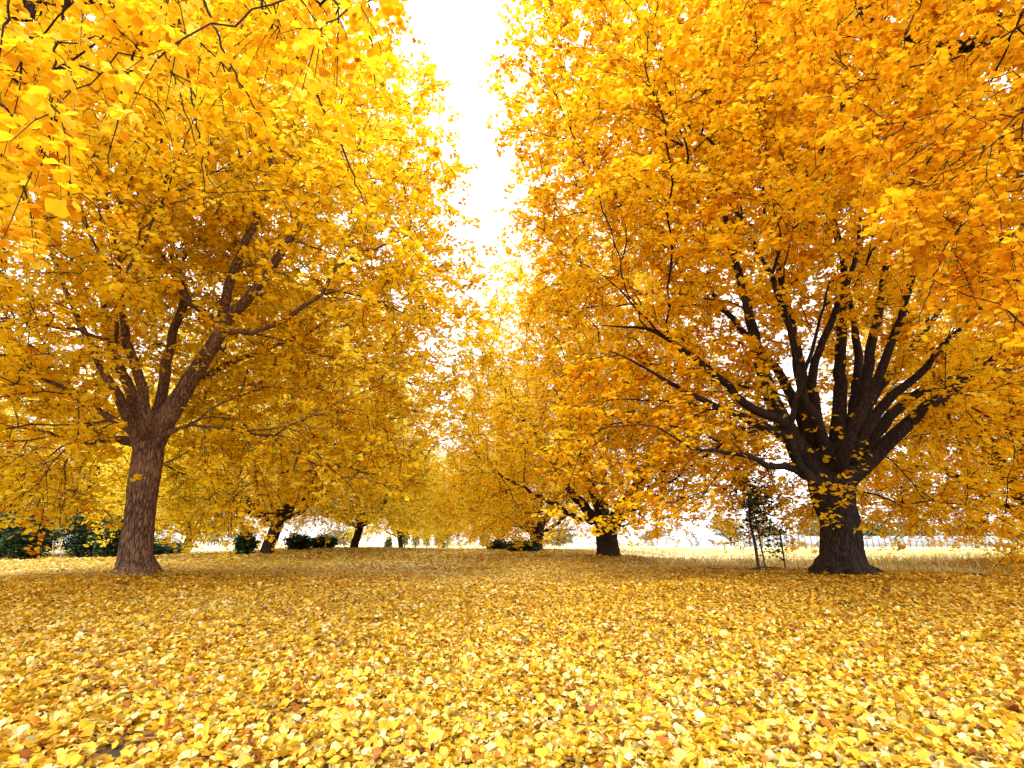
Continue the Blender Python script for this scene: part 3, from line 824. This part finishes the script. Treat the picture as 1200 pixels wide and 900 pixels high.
T3, sp3 = near_left()
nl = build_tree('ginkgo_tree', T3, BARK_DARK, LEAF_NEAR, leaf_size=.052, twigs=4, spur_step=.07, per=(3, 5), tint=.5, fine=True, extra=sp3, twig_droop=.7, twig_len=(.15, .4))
tag(nl, 'nearest ginkgo overhead at the left, only its hanging whips and big amber leaves in view', 'tree', 'ginkgo trees overhanging the camera')
T4, sp4 = near_right()
nr = build_tree('ginkgo_tree', T4, BARK_DARK, LEAF_NEAR, leaf_size=.054, twigs=5, spur_step=.07, per=(3, 5), tint=.42, fine=True, extra=sp4, twig_droop=.5, twig_len=(.15, .4))
tag(nr, 'nearest ginkgo overhead at the right, its amber boughs slanting down from the top corner', 'tree', 'ginkgo trees overhanging the camera')

# ------------------------------------------------------------------ ground
def ground():
    ys = np.concatenate([np.arange(-40, -4, 4.), np.arange(-4, 30, .25), np.arange(30, 60, .8), np.arange(60, 140, 4), np.arange(140, 420, 20), [500, 700, 1000, 1500, 2200]])
    xp = np.concatenate([np.arange(0, 14, .25), np.arange(14, 30, .6), np.arange(30, 80, 4), np.arange(80, 300, 20), [400, 600, 1000, 1600, 2200]])
    xs = np.concatenate([-xp[:0:-1], xp])
    X, Yg = np.meshgrid(xs, ys); Z = gz(X, Yg)
    nx, ny = len(xs), len(ys)
    i = np.arange(ny - 1)[:, None] * nx + np.arange(nx - 1)[None]
    q = np.stack([i, i + 1, i + nx + 1, i + nx], -1).reshape(-1, 4)
    me = np_mesh('ground', np.stack([X, Yg, Z], -1).reshape(-1, 3), q, tint=cover(X, Yg).ravel(), smooth=True)
    m, nt, out = mat_new('ground_soil_and_field')
    at = nt.nodes.new('ShaderNodeAttribute'); at.attribute_name = 'tint'
    tc = nt.nodes.new('ShaderNodeTexCoord')
    v = nt.nodes.new('ShaderNodeTexVoronoi'); v.inputs['Scale'].default_value = 17; nt.links.new(tc.outputs['Object'], v.inputs['Vector'])
    sep = nt.nodes.new('ShaderNodeSeparateColor'); nt.links.new(v.outputs['Color'], sep.inputs[0])
    lit = ramp(nt, [(0, (.02, .018, .008)), (.4, (.09, .045, .010)), (.7, (.34, .17, .015)), (1, (.6, .38, .06))], sep.outputs[0])  # near-black base tones paint the shade in gaps between leaves
    n = nt.nodes.new('ShaderNodeTexNoise'); n.inputs['Scale'].default_value = .35; n.inputs['Detail'].default_value = 8; n.inputs['Roughness'].default_value = .7
    mp = nt.nodes.new('ShaderNodeMapping'); mp.inputs['Scale'].default_value = (.35, 1, 1); nt.links.new(tc.outputs['Object'], mp.inputs[0]); nt.links.new(mp.outputs[0], n.inputs['Vector'])
    fld = ramp(nt, [(.3, (.42, .34, .11)), (.45, (.60, .48, .20)), (.55, (.70, .58, .34)), (.7, (.56, .52, .14))], n.outputs['Fac'])
    mx = nt.nodes.new('ShaderNodeMix'); mx.data_type = 'RGBA'
    nt.links.new(at.outputs['Fac'], mx.inputs[0]); nt.links.new(fld.outputs[0], mx.inputs[6]); nt.links.new(lit.outputs[0], mx.inputs[7])
    b = nt.nodes.new('ShaderNodeBump'); b.inputs['Strength'].default_value = .6; b.inputs['Distance'].default_value = .03; nt.links.new(v.outputs['Distance'], b.inputs['Height'])
    p = nt.nodes.new('ShaderNodeBsdfPrincipled'); p.inputs['Roughness'].default_value = .9
    nt.links.new(mx.outputs[2], p.inputs['Base Color']); nt.links.new(b.outputs[0], p.inputs['Normal']); nt.links.new(p.outputs[0], out.inputs[0])
    tag(link('ground', me, None, m), 'wide flat ground under fallen leaves and pale dry field', kind='structure')


ground()


def litter():
    xs = []; ys = []; ss = []
    for y0, y1, dens, s in [(.3, 4, 2900, 1.0), (4, 8, 2300, 1.03), (8, 13, 1350, 1.3), (13, 20, 480, 2.1), (20, 42, 100, 3.4)]:
        hw = 1.10 * y1 + 1.4
        n = int(dens * (y1 - y0) * 2 * hw)
        x = R.uniform(-hw, hw, n); y = R.uniform(y0, y1, n)
        ok = np.abs(x) < 1.10 * y + 1.4
        xs.append(x[ok]); ys.append(y[ok]); ss.append(np.full(ok.sum(), s))
    x = np.concatenate(xs); y = np.concatenate(ys); s = np.concatenate(ss)
    ok = R.random(len(x)) < cover(x, y) + .04; x, y, s = x[ok], y[ok], s[ok]
    # small open patches where the ground shows, its colour darkened like gap shade
    w = np.sin(x * 2.7 + 2 * np.sin(y * 1.3)) * np.sin(y * 3.1 + 1.5 * np.sin(x * 1.9)) + .5 * np.sin(x * 7.1 + y * 5.3)
    ok = R.random(len(x)) > .75 * sstep(.6, 1.3, w); x, y, s = x[ok], y[ok], s[ok]
    n = len(x)
    layer = R.random(n)
    z = gz(x, y) + .006 + .036 * layer + .012 * np.sin(x * 5 + 2 * np.sin(y * 4)) * layer
    for fx, fy in ((5.9, 9.5), (-6.57, 9.5)):                     # leaves banked up against the bark
        z = z + .10 * R.random(n) * np.exp(-(np.hypot(x - fx, y - fy) / .62) ** 2)
    az = R.uniform(0, 2 * PI, n); pitch = R.normal(0, .36, n); roll = R.normal(0, .36, n)
    flat = 1 - .45 * sstep(5, 12, y); pitch *= flat; roll *= flat
    roll = np.where(R.random(n) < .5, roll, roll + PI)
    size = .038 * s * np.clip(R.normal(1, .26, n), .45, 1.7)
    # browner, older leaves lie around the feet of the two near trees
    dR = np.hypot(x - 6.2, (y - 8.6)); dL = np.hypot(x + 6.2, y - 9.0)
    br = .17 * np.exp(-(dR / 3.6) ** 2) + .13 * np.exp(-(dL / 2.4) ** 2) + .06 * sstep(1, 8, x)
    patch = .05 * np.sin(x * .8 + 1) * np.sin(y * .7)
    t = np.clip(R.normal(.60, .20, n) - br + patch + .12 * sstep(7, 16, y), 0.02, 1)  # leaves farther back coloured lighter to offset shade under the crowns
    t = np.where(R.random(n) < .06, R.uniform(.04, .2, n), t); t = np.where(R.random(n) < .13, R.uniform(.85, 1, n) - br, t)
    base = np.stack([x, y, z], -1)
    near = (y < 13) & (y >= 5.5); vn = y < 5.5
    o = link('leaf_litter', leaves_mesh('leaf_litter', base[vn], size[vn], az[vn], pitch[vn], roll[vn], t[vn], cup=2.0, fine=True), None, LITTER)
    tag(o, 'nearest fallen yellow ginkgo leaves, each fan and stalk clear, in the foreground', 'leaf litter', kind='stuff')
    o = link('leaf_litter', leaves_mesh('leaf_litter', base[near], size[near], az[near], pitch[near], roll[near], t[near], cup=1.6), None, LITTER)
    tag(o, 'deep carpet of fallen yellow leaves around the feet of the two nearest trunks', 'leaf litter', kind='stuff')
    far = y >= 13
    o2 = link('leaf_litter', leaves_mesh('leaf_litter', base[far], size[far], az[far], pitch[far], roll[far], t[far], simple=True, cup=1.6), None, LITTER)
    tag(o2, 'fallen leaves spread farther back towards the distant trunks', 'leaf litter', kind='stuff')
    print('litter', n)


litter()


# grass along the edge of the field
def grass():
    n = 52000
    x = R.uniform(-40, 60, n * 3); y = R.uniform(12, 60, n * 3)
    k = cover(x, y); ok = (k < .7) & (np.abs(x) < 1.2 * y) & (R.random(len(x)) < np.where(y < 24, 1, .35)); x = x[ok][:n]; y = y[ok][:n]; n = len(x)
    ht = np.where(y < 20, R.uniform(.05, .22, n) * (1 + .8 * (np.sin(x * 1.7) > .4)), R.uniform(.04, .11, n))
    z = gz(x, y); a = R.uniform(0, 2 * PI, n); w = .012 + .0006 * y
    ln = R.normal(0, .35, (n, 2)) * ht[:, None]
    v0 = np.stack([x - w * np.cos(a), y - w * np.sin(a), z], -1); v1 = np.stack([x + w * np.cos(a), y + w * np.sin(a), z], -1)
    v2 = np.stack([x + ln[:, 0], y + ln[:, 1], z + ht], -1)
    me = np_mesh('dry_grass', np.stack([v0, v1, v2], 1).reshape(-1, 3), None, np.arange(n * 3).reshape(-1, 3), tint=np.repeat(np.clip(R.normal(.55, .25, n) , 0, 1), 3))
    m = leaf_material('dry_grass', [(0, (.12, .10, .04)), (.3, (.34, .28, .06)), (.6, (.55, .46, .16)), (1, (.66, .54, .30))], .3)
    tag(link('dry_grass', me, None, m), 'short dry straw coloured grass on the field edge', 'grass', kind='stuff')


grass()


# ------------------------------------------------------------------ shrubs, sapling, small things
def blob_plant(name, loc, w, h, n, leaf, mat, stems=3, simple=True, taper=False, per=(3, 5), stem_mat=None, low=.05, hole=.5):
    root = empty(name, loc)
    for k in range(stems):
        tb = Tubes()
        a = R.uniform(0, 2 * PI); r = .12 * w * (stems > 1)
        t = np.array([math.cos(a) * w * .25 * (stems > 1), math.sin(a) * w * .25 * (stems > 1), h * .75])
        tb.add([[math.cos(a) * r, math.sin(a) * r, -.05], [math.cos(a) * r * 1.5, math.sin(a) * r * 1.5, h * .35], t], [.02 + .012 * h, .015 + .006 * h, .006], 6)
        tb.build('stem', stem_mat or STICK, root)
    d = R.normal(0, 1, (n, 3)); d /= np.linalg.norm(d, axis=1)[:, None]; u = R.random(n) ** .5
    p = d * u[:, None]; k = .8 + .25 * np.sin(d[:, 0] * 6 + loc[0]) * np.sin(d[:, 2] * 5 + 1 + loc[1])
    zc = .5 + .5 * p[:, 2]
    wr = (1.05 - zc) * 1.3 if taper else 1.0
    q = np.stack([p[:, 0] * w * .5 * k * wr, p[:, 1] * w * .5 * k * wr, h * (low + (1 - low) * zc * np.clip(k + .1, 0, 1.1))], -1)
    b, sz, az, pi_, ro, ti = spur_leaves(q, per, leaf, np.clip(R.normal(.4, .25, n), 0, 1), spread=leaf)
    link('foliage', leaves_mesh('foliage', b, sz, az, pi_, ro, ti, simple), root, mat)
    return root


GS = 'dark evergreen shrubs behind the left row'
for px, Y, w, h, lab in [(-12, 27, 3.6, 2.8, 'dark evergreen shrub cut by the left edge of the view'), (30, 26.5, 3.0, 2.4, 'dark evergreen shrub left of the wooden ladder'),
                         (98, 27, 3.0, 2.9, 'tall dark evergreen shrub right of the wooden ladder'), (128, 26, 1.8, 2.2, 'dark evergreen shrub close behind the brown trunk'),
                         (188, 30, 2.6, 1.0, 'low dark shrub just right of the brown trunk'),
                         (348, 31, 1.7, .95, 'round dark shrub right of the second left trunk'), (376, 33, 1.9, .85, 'lower dark shrub next to the round one, towards the slim trunk'),
                         (286, 23.6, 1.0, 1.1, 'small dark bush against the foot of the second left trunk')]:
    f = foot_at(px, 650, Y)
    o = blob_plant('evergreen_shrub', f, w, h, int(900 * w), .11, DARKLEAF); tag(o, lab, 'shrub', GS)
for px, Y, w, h, lab in [(612, 31, 2.6, .8, 'low dark shrub under the trailing boughs of the right row'), (583, 38, 2.0, .8, 'small dark shrub near the middle of the far right row')]:
    o = blob_plant('evergreen_shrub', foot_at(px, 650, Y), w, h, 1500, .11, DARKLEAF); tag(o, lab, 'shrub', 'low dark shrubs under the right row')
GC = 'small cypresses beyond the end of the avenue'
cy = [(455, .9, 'short cypress'), (474, 1.6, 'cypress'), (487, 1.9, 'cypress'), (500, 2.0, 'cypress'), (514, 1.7, 'cypress'), (524, 2.6, 'tallest slim cypress'), (566, 1.8, 'cypress')]
words = ['short green cypress at the left end of the distant row', 'second small cypress in the distant row, under the yellow boughs', 'third small cypress in the distant row below the sky gap',
         'broad green cypress in the middle of the distant row', 'green cypress just left of the tallest slim one', 'tallest slim cypress of the distant row', 'lone cypress right of the distant row, under golden boughs']
for (px, hh, _), lab in zip(cy, words):
    f = foot_at(px, 640, 68); hh *= 1.9
    o = blob_plant('cypress', f, 1.5 if hh > 2 else 1.2, hh, 900, .13, CONLEAF, stems=1, taper=True); tag(o, lab, 'cypress', GC)

# far trees along the horizon
GT = 'autumn trees along the horizon'
for k, (px, Y, w, h, lab) in enumerate([(-60, 120, 16, 9, 'distant brown tree mass at the left horizon edge'), (250, 130, 14, 8, 'distant brownish tree seen low between the left trunks'),
                                        (400, 135, 14, 6, 'distant tree low behind the slim left trunk'), (655, 130, 12, 5, 'distant tree low behind the far right row'),
                                        (770, 140, 10, 5, 'distant tree on the horizon left of the field'), (855, 125, 9, 6.5, 'distant grey green tree above the left part of the field'),
                                        (905, 130, 10, 6, 'distant tree behind the staked sapling'), (955, 120, 12, 8.5, 'distant russet tree just left of the big dark trunk'),
                                        (1030, 120, 10, 7.5, 'distant green tree just right of the big dark trunk'), (1075, 125, 12, 7.5, 'distant green tree behind the white panel fence'),
                                        (1130, 120, 12, 7, 'distant tree above the right end of the white fence'), (1190, 130, 14, 7, 'distant tree at the right edge of the field')]):
    f = foot_at(px, 640, Y)
    mt = CONLEAF if k in (8, 9) else FARLEAF
    o = blob_plant('distant_tree', f, w, h, 1600, .35, mt, stems=3, per=(3, 4), low=.02); tag(o, lab, 'tree', GT)


# staked sapling
def sapling():
    f = foot_at(897, 671, 10.9)
    root = empty('staked_sapling', f)
    t = Tubes(); t.add([[-.12, 0, -.05], [-.13, 0, .5], [-.17, .01, 1.0], [-.13, 0, 1.6], [-.14, 0, 2.0]], [.036, .032, .028, .018, .006], 8)
    for z, az, l in [(.75, 2.9, .35), (.85, .2, .4), (1.1, 2.5, .4), (1.2, .6, .4), (1.4, 3.3, .35), (1.5, -.2, .3), (.62, .1, .3), (1.0, -1.2, .35)]:
        t.add([[-.14, 0, z], [-.14 + math.cos(az) * l * .5, math.sin(az) * l * .5, z + .1], [-.14 + math.cos(az) * l, math.sin(az) * l, z + .22]], [.010, .007, .003], 4)
    t.build('trunk', STICK, root)
    for x, tx, h in [(.05, -.05, 1.15), (.44, .42, .85)]:
        s = Tubes(); s.add([[x, .05, -.1], [tx, .02, h]], [.018, .015], 7); s.build('stake', STAKE, root)
    s = Tubes(); s.add([[-.35, .1, .06], [0, .06, .12], [.35, .05, .10], [.8, .0, .04]], [.012, .012, .011, .008], 5); s.build('crossbar', STAKE, root)
    n = 760; p = R.normal(0, 1, (n, 3)) * [.20, .17, .38] + [-.02, 0, 1.35]
    q = R.normal(0, 1, (70, 3)) * [.11, .09, .12] + [.30, 0, .45]; q2 = R.normal(0, 1, (26, 3)) * [.06, .06, .14] + [-.34, 0, .72]
    q3 = R.normal(0, 1, (90, 3)) * [.16, .1, .12] + [.26, 0, .85]
    p = np.vstack([p, q, q2, q3]); p = p[(p[:, 2] > .25) & (p[:, 2] < 2.1)]
    b, sz, az, pi_, ro, ti = spur_leaves(p, (1, 3), .055, R.uniform(0, 1, len(p)), .03)
    link('foliage', leaves_mesh('foliage', b, sz, az, pi_, ro, ti), root, DARKLEAF)
    tag(root, 'small dark leaved sapling tied to stakes, left of the massive dark trunk', 'sapling')


sapling()


def ladder():
    f = foot_at(70, 650, 25.0); root = empty('step_ladder', f, .1); root.scale = (.62, .62, .62); root.rotation_euler = (0, math.radians(-14), .1)
    for sgn in (-1, 1):
        s = Tubes(); s.box((sgn * .30, -.02, .80), .07, .05, 1.75, tilt=.0)
        v = s.v[0]; v[:, 0] += -sgn * .10 * (v[:, 2] / 1.7); v[:, 1] += .35 * v[:, 2] / 1.7; v[:, 0] -= .35 * v[:, 2] / 1.7
        s.build('rail', WOOD, root, smooth=False)
    for k in range(5):
        z = .25 + k * .33; s = Tubes(); s.box((-.35 * z / 1.7, .35 * z / 1.7 - .02, z), .58 - .2 * z / 1.7, .10, .04)
        s.build('rung', WOOD, root, smooth=False)
    tag(root, 'pale wooden ladder leaning on the dark evergreen shrubs at the left', 'ladder')


ladder()


def small_post(px, Y, h, lab):
    s = Tubes(); s.add([[0, 0, -.1], [.01, 0, h * .5], [0, 0, h]], [.05, .045, .04], 8, cap=False)
    o = s.build('marker_post', STICK); o.location = foot_at(px, 650, Y); tag(o, lab, 'post')


small_post(122, 30, .75, 'short dark post standing left of the brown trunk')
small_post(93, 30, .30, 'stubby dark post between the ladder and the brown trunk')


def stick(pts, r, lab, cat='stick'):
    p0 = np.array(pts[0], float); q = []
    for (px, py, Y) in pts:
        w = P(px, py, Y); w[2] = float(gz(w[0], w[1])) + .035; q.append(w)
    q = np.array(q); o0 = q.mean(0); t = Tubes(); n = len(q)
    u = np.linspace(0, n - 1, n * 4); qq = np.stack([np.interp(u, np.arange(n), q[:, k]) for k in range(3)], -1) + R.normal(0, .012, (n * 4, 3))
    t.add(qq - o0, np.linspace(r, r * .45, n * 4), 7); o = t.build('fallen_branch' if r > .03 else 'fallen_twig', STICK); o.location = o0
    tag(o, lab, cat, 'dead branches lying on the fallen leaves')


stick([(1135, 686, 9.6), (1165, 689, 9.2), (1215, 694, 8.8)], .045, 'long black fallen branch at the right edge on the leaves', 'branch')
stick([(1026, 699, 7.6), (1046, 708, 7.0)], .016, 'thin pale fallen twig right of the massive trunk')
stick([(985, 714, 6.3), (1010, 715, 6.3)], .014, 'short dark fallen twig in front of the massive trunk')
stick([(800, 670, 11.6), (820, 667, 11.9), (850, 674, 11.3)], .018, 'crooked fallen twig on the litter left of the sapling')
stick([(370, 763, 3.6), (384, 766, 3.55)], .006, 'tiny dark fallen twig in the left foreground leaves')
stick([(404, 658, 19), (416, 659, 18.6)], .03, 'small dark fallen branch in front of the slim left trunk', 'branch')
stick([(325, 673, 13), (345, 675, 12.6)], .018, 'dark fallen twig on the leaves right of the brown trunk')


# white fence panels across the field
def fence():
    Y = 82; a = P(872, 640, Y); b = P(1190, 640, Y); n = 44
    root = empty('panel_fence', (a[0], Y, .1))
    step = (b[0] - a[0]) / n
    for i in range(n):
        x = (i + .5) * step
        p = Tubes(); p.box((x, 0, .95 + .03 * math.sin(i * 2.1)), step - .16, .06, 1.55); p.build('panel', WHITE, root, smooth=False)
    for i in range(n + 1):
        p = Tubes(); p.box((i * step, .02, .9), .12, .12, 1.9); p.build('post', POST, root, smooth=False)
    tag(root, 'white panel fence with grey posts across the far side of the field', 'fence')


fence()


def greenhouse(px, Y, w, h, d, lab):
    f = foot_at(px, 640, Y); root = empty('greenhouse', f)
    k = 14; a = np.linspace(0, PI, k); v = []
    prof = np.stack([-w / 2 * np.cos(a), h * np.sin(a) ** .7], -1)
    for y in (0, d):
        for p in prof: v.append((p[0], y, p[1]))
    q = [[i, i + 1, k + i + 1, k + i] for i in range(k - 1)]
    link('cover', np_mesh('cover', v, q, smooth=True), root, WHITE)
    for i in range(3):
        s = Tubes(); s.add([(p[0] * 1.01, d * i / 2 , p[1] * 1.01) for p in prof], [.04] * k, 5); s.build('hoop', POST, root)
    me = bpy.data.meshes.new('end_wall'); me.from_pydata([tuple(x) for x in v[:k]], [], [list(range(k))]); e = link('end_wall', me, root, WHITE); e.location = (0, .06, 0)
    tag(root, lab, 'greenhouse', 'pale greenhouses across the field')


greenhouse(838, 100, 6, 2.2, 14, 'pale plastic greenhouse across the field, left of the sapling')
greenhouse(795, 104, 5, 2.1, 14, 'pale plastic greenhouse half hidden under the golden boughs')

# ------------------------------------------------------------------ light and sky
w = bpy.data.worlds.new('World'); sc.world = w; w.use_nodes = True; nt = w.node_tree; nt.nodes.clear()
o = nt.nodes.new('ShaderNodeOutputWorld'); bg = nt.nodes.new('ShaderNodeBackground'); sky = nt.nodes.new('ShaderNodeTexSky')
sky.sky_type = 'NISHITA'; sky.sun_disc = False
SUN_EL, SUN_AZ = math.radians(40), math.radians(190)
sky.sun_elevation = SUN_EL; sky.sun_rotation = SUN_AZ; sky.air_density = 1.0; sky.dust_density = 3.0
tc = nt.nodes.new('ShaderNodeTexCoord'); cn = nt.nodes.new('ShaderNodeTexNoise'); cn.inputs['Scale'].default_value = 2.2; cn.inputs['Detail'].default_value = 5
nt.links.new(tc.outputs['Generated'], cn.inputs['Vector'])
cr = ramp(nt, [(.3, (8.6, 9.0, 9.6)), (.7, (10.2, 10.4, 10.8))], cn.outputs['Fac'])
mx = nt.nodes.new('ShaderNodeMix'); mx.data_type = 'RGBA'; mx.inputs[0].default_value = .8
nt.links.new(sky.outputs[0], mx.inputs[6]); nt.links.new(cr.outputs[0], mx.inputs[7]); nt.links.new(mx.outputs[2], bg.inputs[0])
bg.inputs[1].default_value = .14
nt.links.new(bg.outputs[0], o.inputs[0])
sd = bpy.data.lights.new('sun', 'SUN'); sd.energy = 1.5; sd.angle = math.radians(14); sd.color = (1, .95, .88)
so = bpy.data.objects.new('sun', sd); COL.objects.link(so)
so.rotation_euler = (PI / 2 - SUN_EL, 0, PI - SUN_AZ)

sc.render.engine = 'CYCLES'
cy_ = sc.cycles
cy_.max_bounces = 8; cy_.diffuse_bounces = 5; cy_.transmission_bounces = 6; cy_.glossy_bounces = 2; cy_.transparent_max_bounces = 4
cy_.sample_clamp_indirect = 6
cy_.use_denoising = True; cy_.denoiser = 'OPENIMAGEDENOISE'; cy_.denoising_prefilter = 'ACCURATE'
sc.view_settings.view_transform = 'Standard'; sc.view_settings.look = 'None'; sc.view_settings.gamma = 1
sc.view_settings.exposure = 1.36
